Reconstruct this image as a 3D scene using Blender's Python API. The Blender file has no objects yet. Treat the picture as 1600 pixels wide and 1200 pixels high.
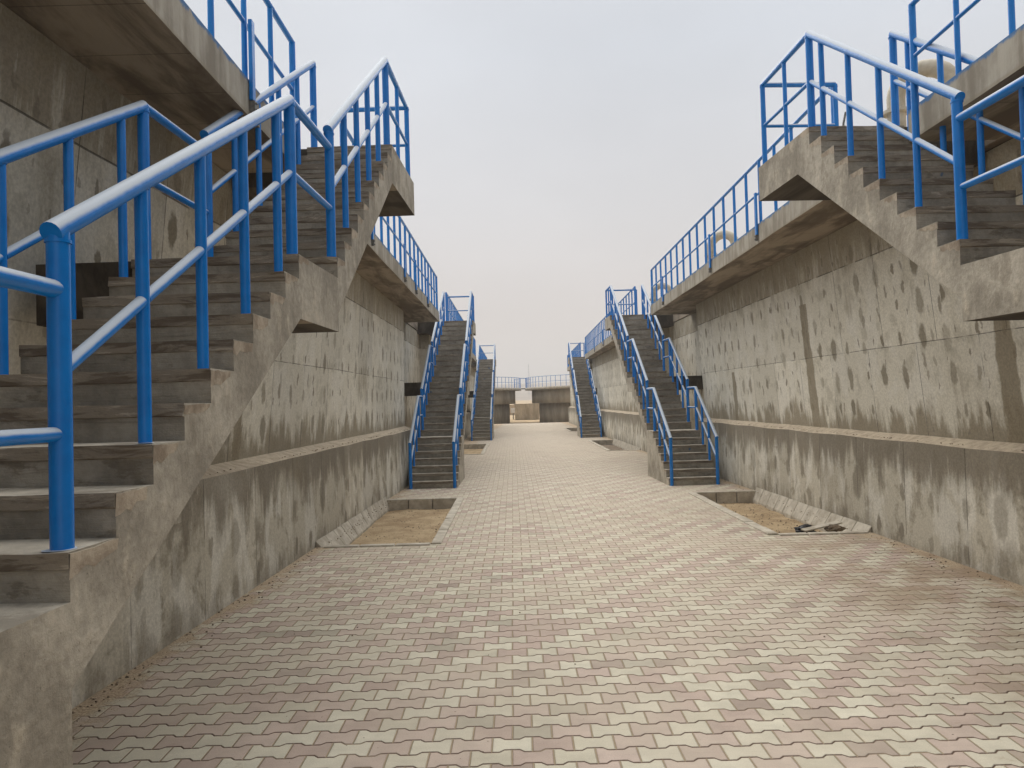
import bpy, bmesh, math, random
from mathutils import Vector, Matrix, noise as mnoise
R = math.radians
random.seed(7)
sc = bpy.context.scene
col = sc.collection

# ------------------------------------------------------------------ camera
cam_d = bpy.data.cameras.new('camera'); cam = bpy.data.objects.new('camera', cam_d); col.objects.link(cam)
sc.camera = cam
cam_d.sensor_width = 36; cam_d.lens = 36*1184/1600; cam_d.clip_end = 5000; cam_d.clip_start = 0.05
PITCH, ROLL = 0.0225, 0.027
cam.matrix_world = Matrix.Translation((0, 0, 1.9)) @ Matrix.Rotation(math.pi/2 + PITCH, 4, 'X') @ Matrix.Rotation(-ROLL, 4, 'Z')

# ------------------------------------------------------------------ sky and sun
SUN_EL, SUN_AZ = R(58), R(-20)          # azimuth from +Y towards +X
world = bpy.data.worlds.new('World'); sc.world = world; world.use_nodes = True
wt = world.node_tree; wt.nodes.clear()
wo = wt.nodes.new('ShaderNodeOutputWorld'); bg = wt.nodes.new('ShaderNodeBackground')
sky = wt.nodes.new('ShaderNodeTexSky'); sky.sky_type = 'NISHITA'; sky.sun_disc = False
sky.sun_elevation = SUN_EL; sky.sun_rotation = SUN_AZ; sky.dust_density = 8; sky.air_density = 1.0; sky.ozone_density = 1
tc = wt.nodes.new('ShaderNodeTexCoord'); sx = wt.nodes.new('ShaderNodeSeparateXYZ'); wt.links.new(tc.outputs['Generated'], sx.inputs[0])
rp = wt.nodes.new('ShaderNodeValToRGB'); wt.links.new(sx.outputs['Z'], rp.inputs[0])
el = rp.color_ramp.elements
el[0].position = 0.0; el[0].color = (.71, .645, .605, 1)
el[1].position = 1.0; el[1].color = (.64, .70, .78, 1)
for p_, c_ in ((.10, (.68, .63, .61, 1)), (.24, (.635, .635, .655, 1)), (.42, (.625, .665, .725, 1))):
    q_ = el.new(p_); q_.color = c_
wn = wt.nodes.new('ShaderNodeTexNoise'); wn.inputs['Scale'].default_value = 1.6; wn.inputs['Detail'].default_value = 4
wsc = wt.nodes.new('ShaderNodeVectorMath'); wsc.operation = 'MULTIPLY'; wsc.inputs[1].default_value = (1, 1, 2.2)
wt.links.new(tc.outputs['Generated'], wsc.inputs[0]); wt.links.new(wsc.outputs[0], wn.inputs['Vector'])
mr = wt.nodes.new('ShaderNodeMapRange'); mr.inputs['From Min'].default_value = .3; mr.inputs['From Max'].default_value = .7
mr.inputs['To Min'].default_value = .89; mr.inputs['To Max'].default_value = 1.08; wt.links.new(wn.outputs['Fac'], mr.inputs['Value'])
vm = wt.nodes.new('ShaderNodeVectorMath'); vm.operation = 'SCALE'; wt.links.new(rp.outputs[0], vm.inputs[0]); wt.links.new(mr.outputs[0], vm.inputs['Scale'])
vs = wt.nodes.new('ShaderNodeVectorMath'); vs.operation = 'SCALE'; vs.inputs['Scale'].default_value = .008; wt.links.new(sky.outputs[0], vs.inputs[0])
va = wt.nodes.new('ShaderNodeVectorMath'); va.operation = 'ADD'; wt.links.new(vm.outputs[0], va.inputs[0]); wt.links.new(vs.outputs[0], va.inputs[1])
wt.links.new(va.outputs[0], bg.inputs['Color']); bg.inputs['Strength'].default_value = .97
wt.links.new(bg.outputs[0], wo.inputs[0])
sd = bpy.data.lights.new('sun', 'SUN'); sd.energy = 3.9; sd.angle = R(80); sd.color = (1, .95, .87)
so = bpy.data.objects.new('sun', sd); col.objects.link(so)
dirv = Vector((math.sin(SUN_AZ)*math.cos(SUN_EL), math.cos(SUN_AZ)*math.cos(SUN_EL), math.sin(SUN_EL)))
so.rotation_euler = dirv.to_track_quat('Z', 'Y').to_euler()
sc.view_settings.view_transform = 'Standard'; sc.view_settings.look = 'None'
sc.view_settings.exposure = 0.0; sc.view_settings.gamma = 1

# ------------------------------------------------------------------ node helper
class NT:
    def __init__(s, name):
        s.mat = bpy.data.materials.new(name); s.mat.use_nodes = True
        s.t = s.mat.node_tree; s.b = s.t.nodes['Principled BSDF']
        s.geo = s.t.nodes.new('ShaderNodeNewGeometry')
        s.P = s.geo.outputs['Position']
        x = s.t.nodes.new('ShaderNodeSeparateXYZ'); s.t.links.new(s.P, x.inputs[0]); s.x, s.y, s.z = x.outputs
    def put(s, v, sock):
        if hasattr(v, 'is_output') or isinstance(v, bpy.types.NodeSocket): s.t.links.new(v, sock)
        else: sock.default_value = v
    def m(s, op, a, b=0.0, c=0.0, clamp=False):
        n = s.t.nodes.new('ShaderNodeMath'); n.operation = op; n.use_clamp = clamp
        s.put(a, n.inputs[0]); s.put(b, n.inputs[1])
        if op in ('MULTIPLY_ADD', 'COMPARE', 'SMOOTH_MIN'): s.put(c, n.inputs[2])
        return n.outputs[0]
    def ss(s, v, a, b, lo=0.0, hi=1.0):
        n = s.t.nodes.new('ShaderNodeMapRange'); n.interpolation_type = 'SMOOTHSTEP'
        if a > b: a, b, lo, hi = b, a, hi, lo
        s.put(v, n.inputs['Value']); n.inputs['From Min'].default_value = a; n.inputs['From Max'].default_value = b
        n.inputs['To Min'].default_value = lo; n.inputs['To Max'].default_value = hi
        return n.outputs[0]
    def vec(s, x, y, z):
        n = s.t.nodes.new('ShaderNodeCombineXYZ')
        for i, v in enumerate((x, y, z)): s.put(v, n.inputs[i])
        return n.outputs[0]
    def scl(s, v, sc_):
        n = s.t.nodes.new('ShaderNodeVectorMath'); n.operation = 'MULTIPLY'; s.put(v, n.inputs[0]); n.inputs[1].default_value = sc_
        return n.outputs[0]
    def noise(s, v, scale=1, detail=4, rough=.55, off=0, dist=0):
        if off:
            a = s.t.nodes.new('ShaderNodeVectorMath'); a.operation = 'ADD'; s.put(v, a.inputs[0]); a.inputs[1].default_value = (off, off*1.7, off*.6); v = a.outputs[0]
        n = s.t.nodes.new('ShaderNodeTexNoise'); s.put(v, n.inputs['Vector'])
        n.inputs['Scale'].default_value = scale; n.inputs['Detail'].default_value = detail; n.inputs['Roughness'].default_value = rough
        n.inputs['Distortion'].default_value = dist
        return n.outputs['Fac']
    def white(s, v):
        n = s.t.nodes.new('ShaderNodeTexWhiteNoise'); n.noise_dimensions = '3D'; s.put(v, n.inputs['Vector']); return n.outputs['Value'], n.outputs['Color']
    def mix(s, f, a, b, mode='MIX'):
        n = s.t.nodes.new('ShaderNodeMix'); n.data_type = 'RGBA'; n.blend_type = mode; n.clamp_factor = True
        s.put(f, n.inputs[0]); 
        for v, k in ((a, 6), (b, 7)):
            if isinstance(v, tuple): v = (*v[:3], 1)
            s.put(v, n.inputs[k])
        return n.outputs[2]
    def bump(s, h, strength=.5, dist=.01, prev=None):
        n = s.t.nodes.new('ShaderNodeBump'); n.inputs['Strength'].default_value = strength; n.inputs['Distance'].default_value = dist
        s.put(h, n.inputs['Height'])
        if prev is not None: s.t.links.new(prev, n.inputs['Normal'])
        return n.outputs[0]
    def done(s, color, rough=.9, normal=None, spec=.25, metal=0):
        s.put((*color[:3], 1) if isinstance(color, tuple) else color, s.b.inputs['Base Color'])
        s.put(rough, s.b.inputs['Roughness']); s.b.inputs['Specular IOR Level'].default_value = spec; s.b.inputs['Metallic'].default_value = metal
        if normal is not None: s.t.links.new(normal, s.b.inputs['Normal'])
        return s.mat

# ------------------------------------------------------------------ materials
PALE = (.625, .585, .485); MID = (.455, .42, .335); BROWN = (.245, .205, .14); DARK = (.095, .08, .06)

def mat_wall(name, seed, strips=(), plinth=False, upper=False):
    n = NT(name)
    P = n.P
    big = n.noise(P, .55, 3, .6, seed)
    blot = n.noise(n.scl(P, (1, 1, .55)), 2.1, 6, .62, seed+3, .4)
    streak = n.noise(n.scl(P, (9, 9, .55)), 1.0, 5, .65, seed+5)
    fine = n.noise(P, 38, 3, .7, seed+1)
    wob = n.m('MULTIPLY', n.m('SUBTRACT', n.noise(n.scl(P, (3.5, 3.5, .8)), 1.0, 5, .65, seed+8), .5), 1.7)
    zz = n.m('ADD', n.z, wob)
    if plinth:
        br = n.ss(zz, .68, 1.06, 0, .88)
        br = n.m('MAXIMUM', br, n.ss(zz, .28, -.05, 0, .55))
    else:
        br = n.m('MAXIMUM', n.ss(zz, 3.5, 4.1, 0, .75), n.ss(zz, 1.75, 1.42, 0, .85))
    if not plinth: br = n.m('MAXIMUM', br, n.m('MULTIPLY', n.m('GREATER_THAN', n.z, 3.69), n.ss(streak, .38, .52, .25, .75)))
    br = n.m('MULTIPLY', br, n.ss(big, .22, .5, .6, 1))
    if plinth: sw = .24
    else: sw = n.m('MAXIMUM', n.ss(n.z, 2.9, 3.8, .08, .45), n.ss(n.z, 1.95, 1.5, .08, .35))
    iso = n.noise(P, 3.2, 6, .62, seed+21, .3)
    p = n.m('ADD', n.m('MULTIPLY', iso, n.m('SUBTRACT', 1.0, sw)), n.m('MULTIPLY', streak, sw))
    pf = n.ss(p, .37, .50)
    c = n.mix(pf, MID, PALE) if not plinth else n.mix(pf, (.33, .295, .23), (.53, .49, .40))
    c = n.mix(n.m('MULTIPLY', n.m('LESS_THAN', n.z, 3.69), .22), c, (.66, .64, .57)) if not plinth else c
    c = n.mix(n.ss(n.m('ADD', n.m('MULTIPLY', blot, .8), n.m('MULTIPLY', streak, .2)), .49, .56, 0, .75), c, (.68, .65, .57))
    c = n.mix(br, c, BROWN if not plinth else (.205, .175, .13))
    c = n.mix(n.ss(n.m('ADD', big, n.m('MULTIPLY', streak, .3)), .76, .86, 0, .5), c, BROWN)
    # drips
    drip = n.noise(n.scl(P, (16, 16, .9)), 1.0, 4, .7, seed+15)
    c = n.mix(n.m('MULTIPLY', n.m('MULTIPLY', n.ss(drip, .62, .70), n.ss(blot, .42, .56, .05, .5)), n.m('MULTIPLY_ADD', sw, 2.0, .1)), c, BROWN)
    c = n.mix(n.m('MULTIPLY', n.ss(drip, .36, .30), .5), c, (.62, .58, .50))
    # patched tie holes, row by row
    def spots(wx, wz, z0, rx, rz, thr, sd, amt, zlo, zhi):
        d1 = n.m('MULTIPLY', n.m('SUBTRACT', n.noise(P, 7, 3, .6, seed+sd), .5), .13)
        d2 = n.m('MULTIPLY', n.m('SUBTRACT', n.noise(P, 6, 3, .6, seed+sd+2), .5), .15)
        u = n.m('DIVIDE', n.m('ADD', n.y, seed*.37), wx); v = n.m('DIVIDE', n.m('SUBTRACT', n.z, z0), wz)
        fu = n.m('FLOOR', u); fv = n.m('FLOOR', v)
        w, wc = n.white(n.vec(fu, fv, float(seed+sd)))
        sp = n.t.nodes.new('ShaderNodeSeparateXYZ'); n.t.links.new(wc, sp.inputs[0])
        du = n.m('MULTIPLY', n.m('SUBTRACT', n.m('SUBTRACT', u, fu), n.m('MULTIPLY_ADD', sp.outputs[0], .22, .39)), wx)
        dv = n.m('MULTIPLY', n.m('SUBTRACT', n.m('SUBTRACT', v, fv), n.m('MULTIPLY_ADD', sp.outputs[1], .14, .43)), wz)
        sz = n.m('MULTIPLY_ADD', n.m('POWER', sp.outputs[2], 2.0), 1.1, .6)
        a = n.m('DIVIDE', n.m('ADD', du, d1), n.m('MULTIPLY', sz, rx)); b = n.m('DIVIDE', n.m('ADD', dv, d2), n.m('MULTIPLY', sz, rz))
        e = n.m('SQRT', n.m('ADD', n.m('MULTIPLY', a, a), n.m('MULTIPLY', b, b)))
        k = n.m('MULTIPLY', n.ss(e, 1.2, .75), n.m('GREATER_THAN', w, thr))
        k = n.m('MULTIPLY', k, n.m('MULTIPLY', n.m('GREATER_THAN', n.z, zlo), n.m('LESS_THAN', n.z, zhi)))
        return n.m('MULTIPLY', k, n.m('MULTIPLY_ADD', sp.outputs[1], amt*.5, amt*.5))
    if plinth:
        c = n.mix(spots(.62, .5, -.12, .085, .17, .25, 2, .9, .02, .95), c, (.24, .21, .16))
    else:
        c = n.mix(spots(.5, .44, 1.42, .05, .10, .10, 2, 1.0, 1.4, 4.1), c, (.25, .22, .165))
        c = n.mix(spots(.23, .3, 1.5, .02, .06, .6, 9, .8, 1.4, 4.1), c, (.22, .19, .145))
    # construction joints
    for yc, hw, ztop in strips:
        dd = n.m('ABSOLUTE', n.m('ADD', n.m('SUBTRACT', n.y, yc), n.m('MULTIPLY', n.m('SUBTRACT', n.noise(P, 3, 4, .6, seed+30), .5), .16)))
        c = n.mix(n.m('MULTIPLY', n.ss(dd, hw*1.15, hw*.9, 0, .85), n.m('LESS_THAN', n.z, ztop)), c, BROWN)
    # form panel joints
    jh = n.m('MULTIPLY', n.m('SUBTRACT', n.noise(P, .8, 2, .5, seed+50), .5), .03)
    hz = n.m('ADD', n.z, jh)
    if plinth:
        lines = n.m('LESS_THAN', n.m('ABSOLUTE', n.m('SUBTRACT', hz, 9)), .006)
        per = 1.25
    else:
        lines = n.m('MAXIMUM', n.m('LESS_THAN', n.m('ABSOLUTE', n.m('SUBTRACT', hz, 2.47)), .005), n.m('LESS_THAN', n.m('ABSOLUTE', n.m('SUBTRACT', hz, 3.69)), .008))
        per = 1.22
    row = n.m('GREATER_THAN', n.z, 2.47)
    yy = n.m('ADD', n.m('DIVIDE', n.y, per), n.m('MULTIPLY', row, .37))
    vj = n.m('LESS_THAN', n.m('ABSOLUTE', n.m('SUBTRACT', n.m('FRACT', yy), .5)), .0045)
    lines = n.m('MAXIMUM', lines, vj)
    lines = n.m('MULTIPLY', lines, n.ss(n.noise(P, 2.2, 3, .6, seed+60), .38, .55))
    c = n.mix(n.m('MULTIPLY', lines, .75), c, (.05, .043, .035))
    # plate-like tone jumps from panel to panel
    w, _ = n.white(n.vec(n.m('FLOOR', n.m('ADD', yy, .5)), row, float(seed)))
    c = n.mix(1.0, c, n.vec(*[n.m('MULTIPLY_ADD', w, .22, .86)]*3), 'MULTIPLY')
    c = n.mix(1.0, c, n.vec(*[n.ss(fine, .3, .7, .86, 1.12)]*3), 'MULTIPLY')
    pit = n.noise(P, 90, 2, .6, seed+70)
    c = n.mix(n.ss(pit, .70, .76, 0, .6), c, (.08, .07, .055))
    h = n.m('ADD', n.m('MULTIPLY', fine, .4), n.m('MULTIPLY', blot, 1.0))
    h = n.m('SUBTRACT', h, n.m('MULTIPLY', lines, 1.2))
    return n.done(c, .92, n.bump(h, .55, .012))

def mat_plaster(name='plaster', tone=1.0):
    n = NT(name); P = n.P
    a = n.noise(P, 2.2, 6, .62); f = n.noise(P, 26, 4, .7, 3); g = n.noise(n.scl(P, (1, 1, .5)), 6, 5, .6, 9)
    c = n.mix(n.ss(a, .35, .65), (.225*tone, .20*tone, .16*tone), (.36*tone, .325*tone, .265*tone))
    c = n.mix(n.ss(g, .56, .66, 0, .5), c, (.44*tone, .385*tone, .30*tone))
    c = n.mix(n.ss(g, .44, .34, 0, .5), c, (.17*tone, .145*tone, .11*tone))
    c = n.mix(1.0, c, n.vec(*[n.ss(f, .3, .7, .86, 1.12)]*3), 'MULTIPLY')
    c = n.mix(n.ss(n.noise(P, 70, 2, .6, 4), .68, .74, 0, .5), c, (.1, .085, .065))
    h = n.m('ADD', n.m('MULTIPLY', f, .35), n.m('ADD', n.m('MULTIPLY', g, .8), a))
    return n.done(c, .95, n.bump(h, .7, .02))

def mat_riser():
    n = NT('step_riser_concrete'); P = n.P
    a = n.noise(P, 1.7, 5, .6); s = n.noise(n.scl(P, (1.6, 1.6, 22)), 1.3, 6, .7, 4, .6); b = n.noise(n.scl(P, (1, 1, 2.5)), 5, 5, .65, 12)
    c = n.mix(n.ss(a, .35, .65), (.225, .20, .16), (.35, .315, .255))
    c = n.mix(n.ss(s, .58, .68, 0, .5), c, (.125, .10, .072))
    c = n.mix(n.ss(s, .40, .33, 0, .5), c, (.38, .335, .27))
    c = n.mix(n.ss(b, .60, .66, 0, .6), c, (.14, .112, .08))
    c = n.mix(n.ss(n.noise(P, 3.1, 3, .6, 33), .69, .72, 0, .7), c, (.015, .10, .24))
    g2 = n.noise(P, 14, 5, .7, 41); c = n.mix(1.0, c, n.vec(*[n.ss(g2, .3, .7, .84, 1.14)]*3), 'MULTIPLY')
    h = n.m('ADD', s, n.m('MULTIPLY', n.noise(P, 30, 3, .7, 5), .7))
    return n.done(c, .93, n.bump(h, .7, .012))

def mat_lip():
    n = NT('formwork_stained_nosing'); P = n.P
    s = n.noise(n.scl(P, (1.2, 1.2, 9)), 2.2, 6, .7, 14, .6); f = n.noise(P, 50, 3, .7, 2)
    c = n.mix(n.ss(s, .40, .52), (.135, .105, .076), (.25, .21, .16))
    c = n.mix(n.ss(s, .58, .62, 0, .8), c, (.42, .36, .28))
    return n.done(c, .93, n.bump(n.m('ADD', s, n.m('MULTIPLY', f, .4)), .8, .01))

def mat_tread():
    n = NT('step_tread_concrete'); P = n.P
    a = n.noise(P, 4, 6, .65); f = n.noise(P, 60, 3, .7, 2)
    c = n.mix(n.ss(a, .35, .62), (.25, .22, .175), (.50, .45, .365))
    c = n.mix(n.ss(f, .62, .72, 0, .6), c, (.16, .13, .10))
    return n.done(c, .95, n.bump(n.m('ADD', a, n.m('MULTIPLY', f, .4)), .5, .008))

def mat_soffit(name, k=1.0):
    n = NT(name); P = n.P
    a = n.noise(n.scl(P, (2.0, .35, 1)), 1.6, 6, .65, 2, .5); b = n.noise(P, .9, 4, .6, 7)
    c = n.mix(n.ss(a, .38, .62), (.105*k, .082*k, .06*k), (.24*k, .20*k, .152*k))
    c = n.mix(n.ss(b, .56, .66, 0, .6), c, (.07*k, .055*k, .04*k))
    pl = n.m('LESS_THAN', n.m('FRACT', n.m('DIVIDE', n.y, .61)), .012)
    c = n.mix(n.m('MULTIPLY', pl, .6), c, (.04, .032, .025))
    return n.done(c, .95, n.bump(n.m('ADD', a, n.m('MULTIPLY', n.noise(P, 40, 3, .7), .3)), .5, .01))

def mat_fascia():
    n = NT('slab_edge_concrete'); P = n.P
    a = n.noise(n.scl(P, (1, 1, .6)), 2.6, 6, .65); s = n.noise(n.scl(P, (10, 10, .6)), 1, 4, .6, 5)
    c = n.mix(n.ss(n.m('ADD', n.m('MULTIPLY', a, .6), n.m('MULTIPLY', s, .4)), .38, .62), (.24, .21, .165), (.42, .385, .32))
    zz = n.m('ADD', n.z, n.m('MULTIPLY', n.m('SUBTRACT', n.noise(P, 7, 5, .7, 8), .5), .16))
    c = n.mix(n.ss(zz, 4.475, 4.51, 0, .85), c, (.03, .15, .36))
    c = n.mix(n.ss(n.z, 4.26, 4.23, 0, .45), c, BROWN)
    return n.done(c, .92, n.bump(n.m('ADD', a, n.m('MULTIPLY', n.noise(P, 40, 3, .7), .4)), .5, .01))

def mat_blue():
    n = NT('blue_gloss_paint'); P = n.P
    nz = n.t.nodes.new('ShaderNodeSeparateXYZ'); n.t.links.new(n.geo.outputs['Normal'], nz.inputs[0])
    a = n.noise(P, 9, 5, .65)
    dust = n.m('MULTIPLY', n.ss(n.m('ADD', nz.outputs[2], n.m('MULTIPLY', n.m('SUBTRACT', a, .5), .35)), .10, .50), .84)
    c = n.mix(n.ss(a, .3, .7), (.0, .158, .52), (.001, .19, .60))
    c = n.mix(dust, c, (.52, .55, .55))
    r = n.m('MULTIPLY_ADD', dust, .35, .27)
    return n.done(c, r, n.bump(n.noise(P, 60, 3, .6), .12, .003), spec=.4)

def mat_simple(name, c1, c2, scale=6, rough=.85, bstr=.4, metal=0, spec=.3, sv=(1, 1, 1)):
    n = NT(name); a = n.noise(n.scl(n.P, sv), scale, 6, .65)
    f = n.noise(n.P, scale*9, 3, .7, 3)
    c = n.mix(n.ss(a, .35, .65), c1, c2)
    return n.done(c, rough, n.bump(n.m('ADD', a, n.m('MULTIPLY', f, .4)), bstr, .01), spec, metal)

def mat_paver():
    n = NT('interlocking_paver'); P = n.P
    W, H_, A = .225, .154, .0135
    x = n.m('ADD', n.x, 50.0); y = n.m('ADD', n.y, 50*H_*2)
    wx = n.m('MULTIPLY', n.m('SUBTRACT', n.noise(P, .9, 2, .5, 3), .5), .03); wy = n.m('MULTIPLY', n.m('SUBTRACT', n.noise(P, .9, 2, .5, 13), .5), .03)
    x = n.m('ADD', x, wx); y = n.m('ADD', y, wy)
    X = n.m('DIVIDE', x, W)
    b = n.m('ROUND', n.m('DIVIDE', y, H_))
    par = n.m('MULTIPLY_ADD', n.m('MODULO', b, 2.0), -2.0, 1.0)          # (-1)^b
    cs = n.m('MULTIPLY', n.m('COSINE', n.m('MULTIPLY', X, 2*math.pi)), -2.6)
    g = n.m('MULTIPLY', n.m('MAXIMUM', n.m('MINIMUM', cs, 1.0), -1.0), par)
    dy = n.m('SUBTRACT', y, n.m('ADD', n.m('MULTIPLY', b, H_), n.m('MULTIPLY', g, A)))
    j = n.m('SUBTRACT', b, n.m('LESS_THAN', dy, 0.0))
    u = n.m('SUBTRACT', X, n.m('MULTIPLY', j, .5)); fu = n.m('FLOOR', u)
    fr = n.m('SUBTRACT', u, fu)
    dx = n.m('MULTIPLY', n.m('MINIMUM', fr, n.m('SUBTRACT', 1.0, fr)), W)
    w, wc = n.white(n.vec(fu, j, 1.5))
    dj = n.m('MINIMUM', n.m('MULTIPLY', n.m('ABSOLUTE', dy), .66), dx)
    edge = n.noise(P, 40, 3, .7, 4)
    dj = n.m('ADD', dj, n.m('MULTIPLY', n.m('SUBTRACT', edge, .5), .004))
    sand = n.noise(P, .8, 5, .62, 21, .3)
    joint = n.ss(dj, .0054, .0026)
    odd = n.m('ABSOLUTE', n.m('MODULO', fu, 2.0))
    swap = n.m('LESS_THAN', n.white(n.vec(fu, j, 7.5))[0], .05)
    odd = n.m('ABSOLUTE', n.m('SUBTRACT', odd, swap))
    pn = n.noise(P, 5, 5, .6, 8)
    cream = n.mix(w, (.51, .465, .36), (.61, .57, .455)); pink = n.mix(w, (.43, .335, .28), (.51, .41, .345))
    c = n.mix(odd, cream, pink)
    c = n.mix(1.0, c, n.vec(*[n.ss(pn, .3, .7, .90, 1.07)]*3), 'MULTIPLY')
    fine = n.noise(P, 120, 2, .7, 5)
    c = n.mix(1.0, c, n.vec(*[n.ss(fine, .3, .7, .93, 1.06)]*3), 'MULTIPLY')
    # worn and soiled areas
    big = n.noise(P, .28, 4, .6, 31)
    c = n.mix(n.ss(big, .50, .68, 0, .2), c, (.33, .27, .20))
    c = n.mix(n.m('MULTIPLY', n.m('LESS_THAN', n.white(n.vec(fu, j, 11.5))[0], .06), .45), c, (.25, .21, .165))
    # dust film, thicker further off where nobody sweeps
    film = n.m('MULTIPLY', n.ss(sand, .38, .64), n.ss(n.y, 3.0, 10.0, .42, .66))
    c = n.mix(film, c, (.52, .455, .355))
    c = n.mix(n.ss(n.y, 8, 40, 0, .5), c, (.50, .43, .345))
    # sand against the walls
    xl = n.m('ADD', n.x, n.m('MULTIPLY_ADD', n.y, -.0325, 3.04)); xr = n.m('SUBTRACT', n.m('MULTIPLY_ADD', n.y, -.012, 4.92), n.x)
    dw = n.m('ADD', n.m('MINIMUM', xl, xr), n.m('MULTIPLY', n.m('SUBTRACT', n.noise(P, 3.5, 5, .7, 44), .5), 1.2))
    drift = n.ss(dw, .30, .02)
    gr = n.noise(P, 55, 4, .75, 9)
    sandc = n.mix(n.ss(gr, .35, .65), (.28, .20, .125), (.56, .44, .30))
    c = n.mix(n.m('MULTIPLY', drift, .9), c, sandc)
    loose = n.m('MULTIPLY', n.ss(n.noise(P, 2.3, 6, .75, 57), .59, .68), n.ss(n.noise(P, .35, 2, .5, 58), .45, .6))
    c = n.mix(n.m('MULTIPLY', loose, .6), c, (.33, .255, .17))
    rd = n.m('MULTIPLY', n.ss(n.x, 2.2, 4.0), n.ss(n.noise(P, 1.3, 5, .7, 77), .44, .6))
    c = n.mix(n.m('MULTIPLY', rd, n.ss(n.y, 11.5, 8.5, 0, .7)), c, (.31, .225, .15))
    speck = n.noise(P, 26, 2, .5, 90)
    c = n.mix(n.ss(speck, .76, .78, 0, .9), c, (.06, .045, .035))
    jc = n.mix(n.m('LESS_THAN', n.m('ABSOLUTE', dy), dx), (.40, .31, .205), (.125, .078, .054))  # row joints darker: shadow at the block edges put into the colour
    jc = n.mix(n.ss(n.noise(P, 1.5, 4, .6, 66), .5, .62, 0, .7), jc, (.38, .30, .20))
    c = n.mix(n.m('MULTIPLY', joint, n.m('SUBTRACT', 1.0, n.m('MULTIPLY', drift, .9))), c, jc)
    # each stone sits a touch differently
    s3 = n.t.nodes.new('ShaderNodeSeparateXYZ'); n.t.links.new(wc, s3.inputs[0])
    tilt = n.m('ADD', n.m('MULTIPLY', n.m('SUBTRACT', s3.outputs[0], .5), n.m('MULTIPLY', n.m('SUBTRACT', fr, .5), 3.0)), n.m('MULTIPLY', n.m('SUBTRACT', s3.outputs[1], .5), n.m('MULTIPLY', dy, 10.0)))
    hh = n.m('MULTIPLY', n.ss(dj, .0, .009), n.m('SUBTRACT', 1.0, n.m('MULTIPLY', drift, .8)))
    h = n.m('ADD', n.m('ADD', hh, n.m('MULTIPLY', tilt, .35)), n.m('ADD', n.m('MULTIPLY', fine, .10), n.m('MULTIPLY', s3.outputs[2], .9)))
    return n.done(c, .88, n.bump(h, .9, .009), spec=.3)

def mat_sand(name='desert_sand', far=False):
    n = NT(name); P = n.P
    a = n.noise(P, .4 if far else 2.5, 6, .65); g = n.noise(P, 34, 4, .75, 5)
    c = n.mix(n.ss(a, .35, .65), (.40, .29, .175), (.56, .43, .27))
    c = n.mix(n.ss(g, .58, .66, 0, .65), c, (.22, .15, .09))
    c = n.mix(n.ss(g, .38, .3, 0, .5), c, (.66, .54, .37))
    return n.done(c, .95, n.bump(n.m('ADD', n.m('MULTIPLY', a, 2.0), g), .9, .03), spec=.15)

M = {}
M['wallL'] = mat_wall('tank_wall_concrete_a', 1, strips=((8.15, .10, 2.8),))
M['wallR'] = mat_wall('tank_wall_concrete_b', 17, strips=((12.4, .15, 3.35), (7.55, .14, 4.3), (16.6, .1, 2.4)))
M['plinth'] = mat_wall('plinth_concrete', 29, plinth=True)
M['plaster'] = mat_plaster('plaster', 1.3); M['cap'] = mat_simple('dusty_ledge_top', (.42, .34, .25), (.60, .51, .38), 9)
M['riser'] = mat_riser(); M['tread'] = mat_tread(); M['lip'] = mat_lip()
M['edge'] = mat_simple('stepped_edge_mortar', (.27, .215, .16), (.50, .425, .33), 7, .95, .8)
M['soffit'] = mat_soffit('slab_soffit_concrete', 1.35); M['shaded_soffit'] = mat_soffit('shade_toned_soffit', .42)  # second soffit tone has the shade under the landings painted in
M['fascia'] = mat_fascia(); M['blue'] = mat_blue()
M['steel'] = mat_simple('grey_bracket_steel', (.10, .10, .095), (.22, .21, .19), 20, .5, .2, .6)
M['paver'] = mat_paver(); M['sand'] = mat_sand(); M['desert'] = mat_sand('far_sand', True)
M['kerb'] = mat_simple('kerb_concrete', (.38, .335, .265), (.56, .51, .42), 5)
M['pipe'] = mat_simple('beige_pipe_paint', (.40, .35, .26), (.55, .50, .40), 5, .55, .15, 0, .4)
M['hill'] = mat_simple('hill_rock', (.22, .18, .14), (.36, .29, .22), .02, .95, .1)
M['black'] = mat_simple('black_plastic', (.012, .012, .014), (.035, .035, .04), 14, .45, .6)
M['board'] = mat_simple('weathered_board', (.20, .12, .07), (.33, .22, .14), 12, .9, .4)
M['gravel'] = mat_simple('brown_gravel', (.10, .075, .05), (.36, .28, .20), 30, .95, .4)
M['fardrum'] = mat_simple('far_drum_concrete', (.27, .235, .18), (.42, .375, .30), 1.2, .93, .4, sv=(1, 1, .4))
M['shade_and_rag'] = mat_simple('shaded_sand_and_rag_brown', (.13, .10, .07), (.27, .21, .15), 18, .95, .6)  # sand with the beds' shade painted in; also the rag's own brown
M['chamber'] = mat_simple('tan_chamber_concrete', (.34, .27, .18), (.55, .46, .33), 1.6, .93, .4, sv=(1, 1, .4))
M['smear'] = mat_simple('dried_paint_smear', (.008, .05, .13), (.02, .11, .27), 30, .8, .5)
M['white'] = mat_simple('white_paint', (.6, .58, .54), (.75, .73, .7), 3, .7)

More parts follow.
